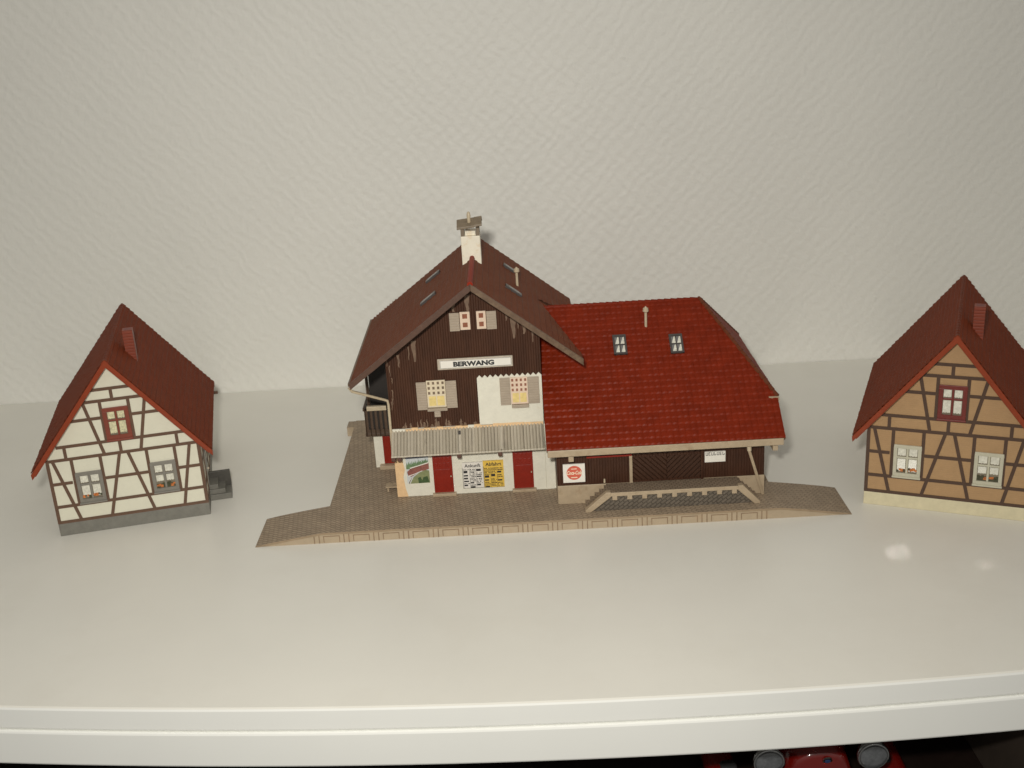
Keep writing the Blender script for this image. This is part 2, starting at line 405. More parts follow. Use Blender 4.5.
    ch = MB(); ch.box(.76, 1.38, 3.45, 4.1, 9.0, 11.85, 'chim_red')
    ch.box(.86, 1.28, 3.55, 4.0, 11.845, 11.856, 'w_darkred')
    ch.build('chimney', root, bevel=.03)
    # windows
    def window(x0, x1, z0, z1, fm, fw, cm, flowers, name='window'):
        fr = MB(); y = -.11
        fr.box(x0, x1, y, .0, z1 - fw, z1, fm); fr.box(x0, x1, y, 0, z0, z0 + fw * 1.25, fm)
        fr.box(x0, x0 + fw, y, 0, z0 + fw * 1.25, z1 - fw, fm); fr.box(x1 - fw, x1, y, 0, z0 + fw * 1.25, z1 - fw, fm)
        xm = (x0 + x1) / 2; zb = z0 + fw * 1.25; ztop = z1 - fw; zm = zb + (ztop - zb) * .62
        fr.box(xm - .06, xm + .06, y + .015, 0, zb, ztop, fm); fr.box(x0 + fw, x1 - fw, y + .018, 0, zm - .055, zm + .055, fm)
        fr.box(x0 - .03, x1 + .03, y - .08, 0, z0 - .06, z0 + .04, fm)
        w = fr.build(name, root, bevel=.015)
        g = MB(); g.box(x0 + fw * .5, x1 - fw * .5, -.035, -.0, z0 + fw * .5, z1 - fw * .5, 'glass_dark'); g.build('pane', w)
        fz = zb + (.42 if flowers == 2 else .06)
        for i, (a, q) in enumerate(((x0 + fw, xm - .06), (xm + .06, x1 - fw))):
            for (lo, hi) in ((fz, zm - .055), (zm + .055, ztop)):
                cm_ = cm if (cm != 'curtain_gloss' or lo == fz) else 'curtain'
                cu = MB(); nn = 6; ww = q - a; m0 = .06 * ww
                top = []; bot = []
                for k in range(nn + 1):
                    xx = a + m0 + (ww - 2 * m0) * k / nn
                    top.append((xx, -.042 - (0 if cm == 'curtain_gloss' else .012) * (k % 2), hi - .04)); bot.append((xx, -.042 - (0 if cm == 'curtain_gloss' else .012) * (k % 2), lo + .03 + .05 * abs(math.sin(k * 1.7 + i))))
                vs = top + bot; fs = [(k, k + 1, nn + 2 + k, nn + 1 + k) for k in range(nn)]
                cu.mesh(vs, fs, cm_); cu.build('curtain', w)
        if flowers:
            fb = MB()
            for k in range(9):
                xx = x0 + fw + .06 + (x1 - x0 - 2 * fw - .12) * k / 8; r = random.uniform(.05, .10)
                zz = zb + .12 + random.uniform(0, .18)
                fb.box(xx - r, xx + r, -.075, -.05, zz - r, zz + r, random.choice(['flower', 'flower', 'flower_leaf', 'flower_leaf']))
            if flowers == 2: fb.box(x0 + fw, x1 - fw, -.065, -.045, zb + .03, zb + .30, 'flower_leaf')
            fb.build('flowers', w)
    if A:
        window(-3.04, -1.46, 2.06, 4.12, 'w_grey', .21, 'curtain', 1)
        window(1.43, 2.98, 2.06, 4.12, 'w_grey', .21, 'curtain', 2)
        window(-.78, .75, 5.98, 8.1, 'w_red', .25, 'curtain_warm', 0)
    else:
        window(-3.02, -1.46, 2.06, 4.12, 'w_pale', .20, 'curtain_gloss', 1)
        window(1.46, 3.03, 2.06, 4.12, 'w_pale', .20, 'curtain_gloss', 2)
        window(-.76, .78, 5.98, 8.1, 'w_darkred', .24, 'curtain', 0)
    # entrance stair with parapet on the right-hand side, door above it
    st = MB()
    st.box(W2, 6.0, 2.0, 3.45, 0, .40, 'step_light', 'step_light'); st.box(W2, 5.62, 2.08, 3.45, .40, .74, 'step_light', 'step_light')
    st.box(W2, 5.20, 2.16, 3.45, .74, 1.06, 'step_light', 'step_light')
    st.box(W2, 6.0, 3.3, 3.5, .40, 1.5, 'step_grey')
    st.build('entrance_stair', root, bevel=.03)
    dr = MB(); dr.box(W2, W2 + .08, 2.2, 3.25, 1.06, 3.4, 'w_grey'); d = dr.build('door', root, bevel=.02)
    hd = MB(); hd.tube([(W2 + .09, 2.4, 2.2), (W2 + .2, 2.4, 2.2)], .05, 'pipe'); hd.build('handle', d)
    if A:
        pg = MB(); pg.beam((4.4, D - .35, 4.05), (5.55, D - .35, 4.05), .18, .18, 'timber'); pg.build('roof_beam', root)
    return root
make_house('white', (-24.381, 66.035, 0), .2123, 'white half timbered model house with grey stone base, left of the station')
make_house('tan', (25.325, 61.359, 0), -.3988, 'tan half timbered model house with cream base, right of the station')

# ================================================================== STATION
ST = thing('model_railway_station', 'model railway station with brown boarded gable house, red roofed barn wing and beige platform', 'model station', (-11.959, 62.019, 0), -.0075)
HP = .71; L = 27.69; A1 = 4.09; A2 = 4.22; RW = 3.64; WD = 18.0; BY = 4.37
# platform with end ramps
pl = MB()
lip = .13
pl.box(.0, L, 0, WD, 0, HP - lip, 'platform_side')
pl.box(-.0, L, -.05, WD + .05, HP - lip, HP, 'lip', 'pave')
def ramp(x0, x1):
    n = 6
    up = [(x0 + (x1 - x0) * k / n, .04 + (HP - .04) * (k / n) ** .85) for k in range(n + 1)]
    for (xa, za), (xb, zb) in zip(up, up[1:]):
        pl.face([(xa, -.05, za), (xb, -.05, zb), (xb, RW, zb), (xa, RW, za)], 'pave')
        zla, zlb = max(0, za - lip), max(0, zb - lip)
        pl.face([(xa, -.05, za), (xb, -.05, zb), (xb, -.05, zlb), (xa, -.05, zla)], 'lip')
        pl.face([(xa, 0, zla), (xb, 0, zlb), (xb, 0, 0), (xa, 0, 0)], 'platform_side')
        pl.face([(xa, RW, za), (xb, RW, zb), (xb, RW, 0), (xa, RW, 0)], 'platform_side')
    pl.face([(x0, -.05, .04), (x0, RW, .04), (x0, RW, 0), (x0, -.05, 0)], 'platform_side')
ramp(-A1, 0); ramp(L + A2, L)
pl.box(-.55, 0, WD - 1.2, WD, 0, HP - .02, 'platform_side', 'pave')
pl.build('platform', ST)
# thin brown strips painting the shadow lines of the platform's front panels
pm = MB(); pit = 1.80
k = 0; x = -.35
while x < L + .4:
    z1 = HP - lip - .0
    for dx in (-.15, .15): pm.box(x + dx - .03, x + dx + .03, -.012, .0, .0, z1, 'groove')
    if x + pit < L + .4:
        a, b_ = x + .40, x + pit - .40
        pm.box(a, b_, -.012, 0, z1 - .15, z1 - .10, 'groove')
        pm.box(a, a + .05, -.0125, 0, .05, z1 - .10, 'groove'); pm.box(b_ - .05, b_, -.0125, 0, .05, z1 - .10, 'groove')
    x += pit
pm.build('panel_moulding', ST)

# --- main house
XA, ZA = 9.846, 14.905; XL, ZL = 2.27, 9.206; XR, ZRR = 16.22, 9.95; YF, YB = 2.51, 15.5
sL = (ZA - ZL) / (XA - XL); sR = (ZA - ZRR) / (XR - XA)
T = .24
under = lambda x: (ZA - (sL * (XA - x) if x < XA else sR * (x - XA))) - T * 1.3
X0, X1 = 4.27, 13.755
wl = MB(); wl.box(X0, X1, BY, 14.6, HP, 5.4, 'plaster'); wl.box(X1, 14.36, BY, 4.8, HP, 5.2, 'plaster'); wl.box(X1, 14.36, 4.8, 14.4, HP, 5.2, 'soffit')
wl.build('wall', ST, bevel=.03)
# peach repaint patch on the lower left corner
pp = MB(); pts = [(4.25, HP + .02), (4.93, HP + .02), (4.80, 1.3), (4.72, 2.1), (4.85, 2.6), (4.70, 3.6), (4.25, 3.6)]
pp.prism([(x, BY - .012, z) for x, z in pts], (0, .02, 0), 'peach'); pp.build('painted_corner', ST)
bd = MB()
bd.prism([(X0, BY - .02, 5.4), (X1, BY - .02, 5.4), (X1, BY - .02, under(X1)), (XA, BY - .02, under(XA)), (X0, BY - .02, under(X0))], (0, 10.25, 0), 'boards')
# worn patches where the brown paint is rubbed off
def flake(x, z0, z1, w, m='beige'):
    n = 5; l = []; r = []
    for i in range(n + 1):
        f = i / n; ww = w * (.35 + .65 * f) * random.uniform(.75, 1.15); zz = z0 + (z1 - z0) * f; xx = x + random.uniform(-.03, .03)
        l.append((xx - ww / 2, BY - .026, zz)); r.append((xx + ww / 2, BY - .026, zz))
    bd.face(r + l[::-1], m)
M['worn'] = mat('worn_board', (.155, .095, .058), .55, .3, 3)
for x, z0, z1, w in ((5.10, 9.45, 10.25, .16), (6.10, 9.75, 11.1, .30), (12.2, 10.9, 12.2, .42), (12.84, 11.15, 11.85, .26), (9.52, 12.75, 13.8, .38),
                     (8.66, 12.78, 13.35, .34), (11.82, 12.05, 12.5, .16), (12.5, 11.5, 12.0, .12), (5.75, 9.9, 10.75, .10), (13.35, 10.6, 11.3, .12)):
    flake(x, z0, z1, w, 'worn')
for i in range(16):
    x = random.uniform(4.4, 9.7); h = random.uniform(.15, .55); flake(x, 5.42 + h, 5.42, random.uniform(.10, .24), 'worn')
for i in range(6):
    x = random.uniform(4.35, 4.7); z = random.uniform(6, 9.8); flake(x, z, z + random.uniform(.3, .8), .08, 'worn')
bd.build('boarded_gable', ST)
# plaster panel with saw-tooth top
zp = MB(); pts = [(9.79, 5.4), (13.757, 5.4), (13.757, 8.52)]
nt_ = 12
for k in range(nt_):
    xa = 13.757 - (13.757 - 9.79) * k / nt_; xb = 13.757 - (13.757 - 9.79) * (k + .5) / nt_
    pts += [(xa, 8.48), (xb, 8.66)]
pts += [(9.79, 8.48)]
pts = [pts[0], pts[1]] + pts[3:]
zp.prism([(x, BY - .075, z) for x, z in pts], (0, .06, 0), 'plaster'); zp.build('plaster_panel', ST)

# roof of the main house
rf = MB()
YL = YB - YF
lnL = math.hypot(XA - XL, ZA - ZL); UL = (0, 1, 0); VL = ((XA - XL) / lnL, 0, (ZA - ZL) / lnL); NL = (-(ZA - ZL) / lnL, 0, (XA - XL) / lnL)
P = [(0, 0), (YL + .1, 0), (YL, lnL), (0, lnL)]
slab(rf, (XL, YF, ZL), UL, VL, NL, P, T, 'main_tile', 'verge_dark')
tiles(rf, Vector((XL, YF, ZL)) + Vector(NL) * .004, UL, VL, NL, YL, lnL, .27, .42, .035, .035, P, 'main_tile')
lnR = math.hypot(XR - XA, ZA - ZRR); UR = (0, 1, 0); VR = (-(XR - XA) / lnR, 0, (ZA - ZRR) / lnR); NR = ((ZA - ZRR) / lnR, 0, (XR - XA) / lnR)
cut = (XR - 13.84) / (XR - XA) * lnR
for P in ([(0, 0), (.7, 0), (6.94, cut), (6.94, lnR), (0, lnR)], [(6.94, cut), (9.0, 0), (YL, 0), (YL, lnR), (6.94, lnR)]):
    slab(rf, (XR, YF, ZRR), UR, VR, NR, P, T, 'main_tile', 'verge_dark')
    tiles(rf, Vector((XR, YF, ZRR)) + Vector(NR) * .004, UR, VR, NR, YL, lnR, .27, .42, .035, .035, P, 'main_tile')
zc_ = lambda x: ZA - sR * (x - XA) - .03
rf.prism([(13.76, YF + 6.96, 11.0), (14.75, YF + 6.96, 11.0), (14.75, YF + 6.96, zc_(14.75)), (13.76, YF + 6.96, zc_(13.76))], (0, .1, 0), 'main_tile')
roof = rf.build('roof', ST)
def verge(y, xa, za, xb, zb, m, h, th=.16):
    v = MB(); v.prism([(xa, y, za + .05), (xb, y, zb + .06), (xb, y, zb - h), (xa, y, za - h)], (0, -th, 0), m); return v.build('verge_board', roof, bevel=.03)
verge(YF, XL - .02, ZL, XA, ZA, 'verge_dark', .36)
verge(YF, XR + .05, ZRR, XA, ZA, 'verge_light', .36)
rc = MB(); rc.tube([(XA, YF - .12, ZA + .03), (XA, 8.75, ZA + .03)], .17, 'red_ridge', n=10); rc.build('ridge_tile', roof, label='bright red ridge tile in front of the chimney')
rc = MB()
for k in range(12): rc.tube([(XA, 9.9 + k * .46, ZA - .0), (XA, 9.9 + k * .46 + .48, ZA - .02)], [.16, .14], 'main_tile', n=8)
rc.build('ridge_tile', roof)
# jagged tile ends and board on the lower left of the rear verge
jg = MB()
for k in range(9):
    x = XL + .15 + k * .2; z = ZL + sL * (x - XL); jg.box(x, x + .13, YB, YB + .14, z - .1, z + .10, 'main_tile')
jg.box(XL - .12, XL + .02, YF, YB + .2, ZL - .16, ZL + .03, 'verge_light')
jg.build('eave_tile_end', roof)
# gutter at left eave and its bent downpipe
dp = MB(); dp.tube([(2.2, YF - .05, 8.98), (2.34, 2.6, 8.70), (4.0, 4.1, 7.50), (4.2, 4.2, 7.38), (4.24, 4.25, 7.1), (4.22, 4.25, 5.3), (4.2, 4.25, 3.7)], .085, 'pipe', n=8); dp.build('downpipe', ST, smooth=True)
# skylights lying on the main roof
def roof_hatch(x0, x1, side, yc):
    h = MB(); f = lambda x: ZA - (sL * (XA - x) if side < 0 else sR * (x - XA))
    w = .27; N_ = Vector(NL if side < 0 else NR)
    P0 = [Vector((x0, yc - w, f(x0))), Vector((x1, yc - w, f(x1))), Vector((x1, yc + w, f(x1))), Vector((x0, yc + w, f(x0)))]
    h.prism([tuple(p + N_ * .01) for p in P0], tuple(N_ * .17), 'metal_grey'); o = h.build('skylight', roof, bevel=.03)
    g = MB(); c_ = sum(P0, Vector()) / 4
    g.prism([tuple(c_ + (p - c_) * .7 + N_ * .182) for p in P0], tuple(N_ * .006), 'sky_pane'); g.build('pane', o)
roof_hatch(6.56, 7.53, -1, 7.25); roof_hatch(6.6, 7.55, -1, 12.5); roof_hatch(11.8, 12.75, 1, 7.25); roof_hatch(11.7, 12.4, 1, 12.2)
def vent(x, y, z, h, parent):
    v = MB(); v.tube([(x, y, z - .15), (x, y, z + h)], .085, 'pipe', n=10); v.tube([(x, y, z + h * .78), (x, y, z + h * .84), (x, y, z + h)], [.10, .19, .17], 'pipe', n=10)
    v.tube([(x, y, z + h), (x, y, z + h + .12)], [.12, .03], 'pipe', n=10)
    v.build('vent_pipe', parent)
vent(12.6, 9.4, ZA - sR * (12.6 - XA), 1.15, roof)
# chimney
ch = MB(); ch.box(9.22, 10.43, 8.75, 9.95, 13.2, 16.35, 'chimney_white'); cho = ch.build('chimney', ST, bevel=.04)
cc = MB()
for x in (9.24, 10.19):
    for y in (8.77, 9.70): cc.box(x, x + .22, y, y + .22, 16.34, 16.85, 'cap')
cc.box(9.5, 10.15, 9.0, 9.7, 16.34, 16.62, 'chimney_white'); cc.build('chimney_pillars', cho)
cp = MB()
for s in (-1, 1):
    y0 = 9.35 + s * .78
    cp.prism([(9.02, y0, 16.80), (9.02, 9.35, 17.16), (9.02, 9.35, 17.30), (9.02, y0, 16.94)], (1.1, 0, .10), 'cap'); cp.prism([(10.1, y0, 16.94), (10.1, 9.35, 17.30), (10.1, 9.35, 17.42), (10.1, y0, 17.06)], (.5, 0, .05), 'cap')
cp.build('chimney_cap', cho, bevel=.02)
fn = MB(); fn.tube([(9.8, 9.0, 16.95), (9.8, 9.0, 17.35), (9.8, 9.0, 17.62), (9.8, 9.0, 17.78), (9.8, 9.0, 17.86)], [.13, .11, .13, .10, .02], 'pipe', n=10); fn.build('finial', cho, smooth=True)

# windows of the main house front
def casement(x0, x1, z0, z1, y, fm, cols, rows, split, lowm, pane):
    fr = MB(); fr.box(x0, x1, y - .10, y + .02, z0, z1, fm); w = fr.build('window', ST, bevel=.015)
    g = MB(); zc = z0 + (z1 - z0) * split
    pw = (x1 - x0) / cols; ph = (z1 - zc) / rows
    for i in range(cols):
        for j in range(rows):
            cx = x0 + (i + .5) * pw; cz = zc + (j + .5) * ph
            g.box(cx - pw * .24, cx + pw * .24, y - .106, y - .08, cz - ph * .27, cz + ph * .27, pane)
    g.build('pane', w)
    if lowm:
        c2 = MB(); xm = (x0 + x1) / 2
        for a, q in ((x0 + .1, xm - .035), (xm + .035, x1 - .1)): c2.box(a, q, y - .108, y - .08, z0 + .12, zc - .05, lowm)
        c2.build('curtain', w)
    return w
def shutter(w, x0, x1, z0, z1, y):
    s = MB(); s.box(x0, x1, y - .09, y + .01, z0, z1, 'shutter'); s.build('shutter', w, bevel=.02)
def sill(w, x0, x1, z, y):
    s = MB(); s.box(x0, x1, y - .22, y, z - .2, z, 'shutter'); s.build('sill', w, bevel=.03)
YW = BY - .025
w = casement(6.66, 7.82, 6.74, 8.5, YW, 'cream', 4, 3, .45, 'yellow', 'pane_dark'); shutter(w, 6.02, 6.65, 6.60, 8.42, YW); shutter(w, 7.83, 8.50, 6.64, 8.42, YW); sill(w, 6.62, 7.86, 6.72, YW)
cb = MB(); cb.box(7.02, 7.42, YW - .16, YW, 6.1, 6.5, 'shutter'); cb.build('corbel', w, bevel=.04)
YW2 = BY - .08
w = casement(11.82, 12.88, 6.68, 8.42, YW2, 'pinkframe', 4, 3, .45, 'yellow', 'pane_rust'); shutter(w, 11.17, 11.80, 6.64, 8.42, YW2); shutter(w, 12.89, 13.58, 6.66, 8.40, YW2); sill(w, 11.84, 12.90, 6.66, YW2)
for (x0, x1, s0, s1) in ((9.02, 9.63, 8.38, 8.99), (10.02, 10.59, 10.62, 11.22)):
    w = casement(x0, x1, 11.64, 12.76, YW, 'pinkframe', 1, 2, .04, None, 'pane_rust'); shutter(w, s0, s1, 11.58, 12.72, YW)
# doors
def door(x0, x1, z0, z1, y):
    d = MB(); d.box(x0, x1, y - .05, y + .02, z0, z1, 'red')
    zs = z0 + (z1 - z0) * .58; n = 4; pw = (x1 - x0 - .2) / n
    for i in range(n):
        for j in range(3):
            ph = (z1 - .12 - zs) / 3; cx = x0 + .1 + (i + .5) * pw; cz = zs + (j + .5) * ph
            d.box(cx - pw * .32, cx + pw * .32, y - .085, y - .05, cz - ph * .34, cz + ph * .34, 'red')
    d.box(x0 + .14, x1 - .14, y - .08, y - .05, z0 + .16, zs - .12, 'red')
    o = d.build('door', ST, bevel=.02)
    s = MB(); s.box(x0 - .12, x1 + .14, y - .28, y, HP, z0, 'beige'); s.build('doorstep', o, bevel=.02)
    h = MB(); h.tube([(x1 - .12, y - .1, z0 + 1.15), (x1 - .12, y - .2, z0 + 1.15)], .04, 'pipe'); h.build('handle', o)
door(6.63, 7.86, .9, 3.9, BY); door(11.69, 12.95, .89, 3.9, BY)
# posters
po = MB(); x0, x1, z0, z1 = 4.95, 6.38, 1.63, 3.46; yp = BY - .02
po.box(x0, x1, yp - .012, yp + .03, z0, z1, 'p_sky'); po = po.build('poster', ST, label='colourful landscape poster of a red train between green hills')
pr = MB(); y = yp - .018; X = lambda u: x0 + (x1 - x0) * u; Z = lambda v: z0 + (z1 - z0) * v
def poly(pts, m, dy=0): pr.face([(X(u), y - dy, Z(v)) for u, v in pts], m)
poly([(0, .93), (0, 1), (1, 1), (1, .97), (.5, .95)], 'p_hill')
tr = [(0, .55)]; n = 13
for k in range(n): tr += [(k / n, .66 + .16 * k / n + .02 * (k % 3)), ((k + .5) / n, .80 + .12 * k / n * .8 + .03 * (k % 2))]
poly(tr + [(1, .70), (1, .55)], 'p_green', .002)
poly([(.06, .30), (.02, .45), (.18, .56), (1, .74), (1, .52), (.55, .42), (.20, .26)], 'p_train', .004)
poly([(.16, .56), (.16, .60), (.6, .69), (1, .78), (1, .74), (.6, .655)], 'poster_white', .005)
poly([(.06, .26), (.06, .30), (.35, .37), (.7, .48), (.7, .46), (.35, .345)], 'poster_white', .005)
poly([(.12, 0), (.30, .25), (.55, .40), (.85, .49), (1, .46), (1, 0)], 'p_olive', .006)
poly([(.5, 0), (.48, .2), (.6, .24), (.66, .1), (.72, .22), (.9, .26), (.95, .1), (.98, .02)], 'p_dark', .007)
poly([(.02, 0), (.06, .08), (.2, .24), (.26, .24), (.14, .07), (.12, 0)], 'poster_white', .006)
poly([(.05, 0), (.09, .08), (.22, .235), (.235, .235), (.12, .07), (.085, 0)], 'black', .007)
pr.build('printed_picture', po)
def timetable(x0, x1, z0, z1, m, head, lab):
    b = MB(); b.box(x0, x1, yp - .012, yp + .03, z0, z1, m); o = b.build('timetable', ST, label=lab)
    w = x1 - x0; h = z1 - z0; y = yp - .016
    t = text('lettering', head, None, x0 + .12 * w, x1 - .1 * w, z1 - .20 * h, z1 - .07 * h, y, 'black', bold=.02)
    rr = random.Random(head)
    t.box(x0, x1, y, y + .003, z1 - .012, z1, 'black'); t.box(x0, x0 + .02, y, y + .003, z0, z1 - .2 * h, 'black'); t.box(x0, x1, y, y + .003, z0, z0 + .018, 'black')
    cols = 3
    for c_ in range(cols):
        cx0 = x0 + w * (.06 + .31 * c_); cx1 = cx0 + w * .27
        t.box(cx0 - .03, cx0 - .017, y, y + .003, z0, z1 - .24 * h, 'black')
        zz = z1 - .27 * h
        while zz > z0 + .05 * h:
            hh = rr.uniform(.03, .06) * h; r = rr.random()
            if r < .30: t.box(cx0, cx0 + (cx1 - cx0) * rr.uniform(.6, 1), y, y + .003, zz - hh * 1.6, zz, 'black'); zz -= hh * 1.6
            else:
                xx = cx0
                while xx < cx1 - .02:
                    ww = rr.uniform(.02, .07) * w
                    if rr.random() < .85: t.box(xx, min(cx1, xx + ww), y, y + .003, zz - hh * .7, zz, 'black')
                    xx += ww + .014 * w
            zz -= hh * .8 + .02 * h
    t.build('lettering', o)
timetable(8.46, 9.76, 1.08, 2.88, 'poster_white', 'Ankunft', 'white arrivals timetable sheet')
timetable(9.79, 11.08, 1.06, 2.92, 'poster_yellow', 'Abfahrt', 'yellow departures timetable sheet')
# name board
sg = MB(); sg.box(7.45, 12.06, BY - .16, BY - .02, 9.16, 9.86, 'sign_frame'); so = sg.build('name_sign', ST, bevel=.04)
wt = MB(); wt.box(7.60, 11.98, BY - .175, BY - .15, 9.25, 9.77, 'white_sign'); wt.build('sign_panel', so)
t = text('lettering', 'BERWANG', None, 8.42, 10.92, 9.34, 9.67, BY - .182, 'black', bold=.055)
for (a, q, e_, f_) in ((7.62, 11.96, 9.742, 9.757), (7.62, 11.96, 9.265, 9.28), (7.62, 7.64, 9.265, 9.757), (11.94, 11.96, 9.265, 9.757)): t.box(a, q, BY - .181, BY - .176, e_, f_, 'black')
t.build('lettering', so)
# corrugated awning
aw = MB(); n = 47 * 4; xs = [4.28 + (13.72 - 4.28) * i / n for i in range(n + 1)]; ya, za_, yb_, zb_ = BY - .08, 5.27, 3.0, 4.16
vs = []; fs = []
rr = random.Random(3); ph = [rr.uniform(.6, 1.3) for _ in range(60)]
for i, x in enumerate(xs):
    o_ = .062 * math.sin(2 * math.pi * i / 4) * ph[i // 4]
    for k in range(4):
        f = k / 3; vs.append((x, ya + (yb_ - ya) * f - o_ * .64, za_ + (zb_ - za_) * f + o_ * .77 - .04 * math.sin(math.pi * f)))
for i in range(n):
    for k in range(3): fs.append((i * 4 + k, i * 4 + k + 1, i * 4 + 5 + k, i * 4 + 4 + k))
aw.mesh(vs, fs, 'awning'); awo = aw.build('awning', ST, solid=.05)
ed = MB(); ed.box(4.25, 13.74, 2.93, 3.01, 4.06, 4.17, 'awning'); ed.build('awning_edge', awo, bevel=.02)
tp = MB(); 
for k in range(24):
    x = 4.35 + k * (13.72 - 4.35) / 24; tp.box(x, x + (13.72 - 4.35) / 24, BY - .11, BY - .01, 5.22, 5.40 + random.uniform(-.05, .06), 'peach' if random.random() < .75 else 'plaster')
tp.build('awning_flashing', awo)
for x in (4.36, 4.72, 8.42, 10.95):
    b = MB(); b.prism([(x - .13, 3.05, 4.05), (x - .13, 3.05, 3.78), (x - .13, 3.35, 3.60), (x - .13, BY, 3.75), (x - .13, BY, 4.15)], (.26, 0, 0), 'bracket'); b.build('awning_bracket', awo, bevel=.03)
for x, m in ((8.5, 'metal_grey'), (11.07, 'metal_grey')):
    b = MB(); b.beam((x, ya - .10, 5.22), (x, yb_ - .03, 4.24), .14, .05, 'awning', up=(0, -.64, .77)); b.beam((x, ya - .2, 5.16), (x, ya - .4, 4.98), .15, .05, m, up=(0, -.64, .77)) if x < 9 else None
    b.build('awning_batten', awo)
# bench on the left side wall
b = MB(); b.box(3.42, 4.2, 5.2, 5.8, 1.0, 1.09, 'beige'); b.box(3.5, 3.6, 5.3, 5.4, HP, 1.0, 'beige'); b.box(3.5, 3.6, 5.6, 5.7, HP, 1.0, 'beige'); b.build('bench', ST)
# side annex with red door, balcony above
an = MB(); an.box(2.40, X0, 9.2, 13.5, HP, 3.25, 'plaster'); an.build('side_annex', ST, bevel=.02)
d = MB(); d.box(3.0, 4.1, 9.13, 9.2, 1.0, 3.15, 'red'); d.box(3.12, 3.5, 9.10, 9.13, 2.2, 3.0, 'red'); d.box(3.6, 3.98, 9.10, 9.13, 2.2, 3.0, 'red'); do = d.build('door', ST, bevel=.02)
s = MB(); s.box(2.7, 4.2, 8.8, 9.2, HP, .98, 'beige'); s.build('doorstep', do)
bl = MB(); bl.box(2.0, X0, 8.55, 13.6, 3.26, 3.48, 'rail_brown'); blo = bl.build('balcony', ST, bevel=.02)
r_ = MB(); r_.box(2.05, X0, 8.55, 8.65, 3.48, 3.75, 'rail_brown')
for k in range(7): r_.box(2.08 + k * .31, 2.08 + k * .31 + .19, 8.56, 8.64, 3.75, 5.1, 'rail_brown')
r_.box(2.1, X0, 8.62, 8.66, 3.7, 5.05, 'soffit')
for k in range(12): r_.box(2.03, 2.11, 8.7 + k * .4, 8.95 + k * .4, 3.48, 5.1, 'rail_brown')
r_.box(1.98, 2.14, 8.5, 13.6, 5.1, 5.28, 'rail_brown'); r_.build('railing', blo)
h = MB(); h.box(2.25, 3.55, 8.42, 8.70, 5.12, 5.42, 'pipe'); h.build('flower_trough', blo, bevel=.03)
ps = MB(); ps.box(2.28, 2.46, 8.9, 9.08, 3.48, 9.0, 'rail_brown'); ps.build('balcony_post', blo)
ps = MB(); ps.box(2.28, 2.46, 13.3, 13.48, 3.48, 9.0, 'rail_brown'); ps.build('balcony_post', blo)
bw = MB(); bw.box(2.40, X0, 9.75, 9.95, 3.48, 8.75, 'soffit'); bw.build('balcony_wall', blo)  # near-black colour paints the shade at the back of the balcony

# --- barn wing
BX0, BX1, BF, BB = 14.37, 27.06, 2.1, 16.8; PT = 1.95
pn = MB(); pn.box(BX0, BX1 + .02, BF - .06, BB, HP, PT, 'beige'); pn.build('barn_plinth', ST, bevel=.03)
EY, EZ, RY, RZ = .9, 4.85, 9.45, 11.28; slb = (RZ - EZ) / (RY - EY); KX, KY, KZ, RXE = 28.03, 3.25, 6.62, 24.27; EX0 = 13.775
ub = lambda y: EZ + slb * (min(y, 2 * RY - y) - EY) - .32
bn = MB(); bn.prism([(BX0, BF, PT), (BX0, BB, PT), (BX0, BB, ub(BB)), (BX0, 2 * RY - 3.4, 6.2), (BX0, 3.4, 6.2), (BX0, BF, ub(BF))], (BX1 - BX0, 0, 0), 'barn_boards')
bn.build('barn_wall', ST, bevel=.02)
dd = MB(); dd.box(16.3, 18.78, BF - .06, BF, PT + .02, 3.72, 'barn_boards'); do = dd.build('sliding_door', ST)
dh = MB(); dh.box(17.2, 17.3, BF - .14, BF - .06, PT + .1, PT + .35, 'pipe'); dh.build('handle', do)
rl = MB(); rl.box(16.2, 18.95, BF - .16, BF - .05, 3.76, 3.88, 'red'); rl.build('door_rail', do)
po_ = MB(); po_.box(18.8, 18.98, BF - .12, BF, PT, 3.75, 'beige'); po_.build('door_post', ST)
for x0, x1, m in ((19.02, 21.08, 'leaf_a'), (21.10, 23.15, 'leaf_b')):
    q = MB(); q.box(x0, x1, BF - .07, BF, PT + .02, 4.6, m); do = q.build('barn_door', ST)
    q = MB(); q.box(x0, x1, BF - .10, BF - .065, PT + .02, PT + .16, 'barn_boards'); q.box(x0, x1, BF - .10, BF - .065, 3.62, 3.76, 'barn_boards'); q.build('door_ledge', do)
po_ = MB(); po_.box(23.17, 23.32, BF - .12, BF, PT, 4.6, 'barn_boards'); po_.build('door_post', ST)
# enamel sign: red disc on white
sg = MB(); sg.box(14.74, 16.08, BF - .10, BF - .01, 2.18, 3.40, 'white_sign'); so = sg.build('enamel_sign', ST, label='square white enamel sign with a red disc')
ds = MB(); cx, cz, r_ = 15.42, 2.82, .47; ds.face([(cx + r_ * math.cos(a), BF - .105, cz + r_ * math.sin(a)) for a in [2 * math.pi * k / 28 for k in range(28)]], 'print_red'); ds.build('red_disc', so)
t = text('lettering', 'Coca-Cola', None, cx - .45, cx + .47, cz - .12, cz + .14, BF - .110, 'print_cream', bold=.03, shear=.35)
t.box(cx - .18, cx + .16, BF - .110, BF - .108, cz + .24, cz + .29, 'print_cream'); t.box(cx - .2, cx + .18, BF - .110, BF - .108, cz - .34, cz - .28, 'print_cream'); t.build('lettering', so)
sg = MB(); sg.box(23.40, 24.66, BF - .10, BF - .01, 3.03, 3.72, 'white_sign'); so = sg.build('notice_board', ST, label='small white notice board with a dark lettered top strip')
t = MB(); rr = random.Random(5); x = 23.46
yl = BF - .104
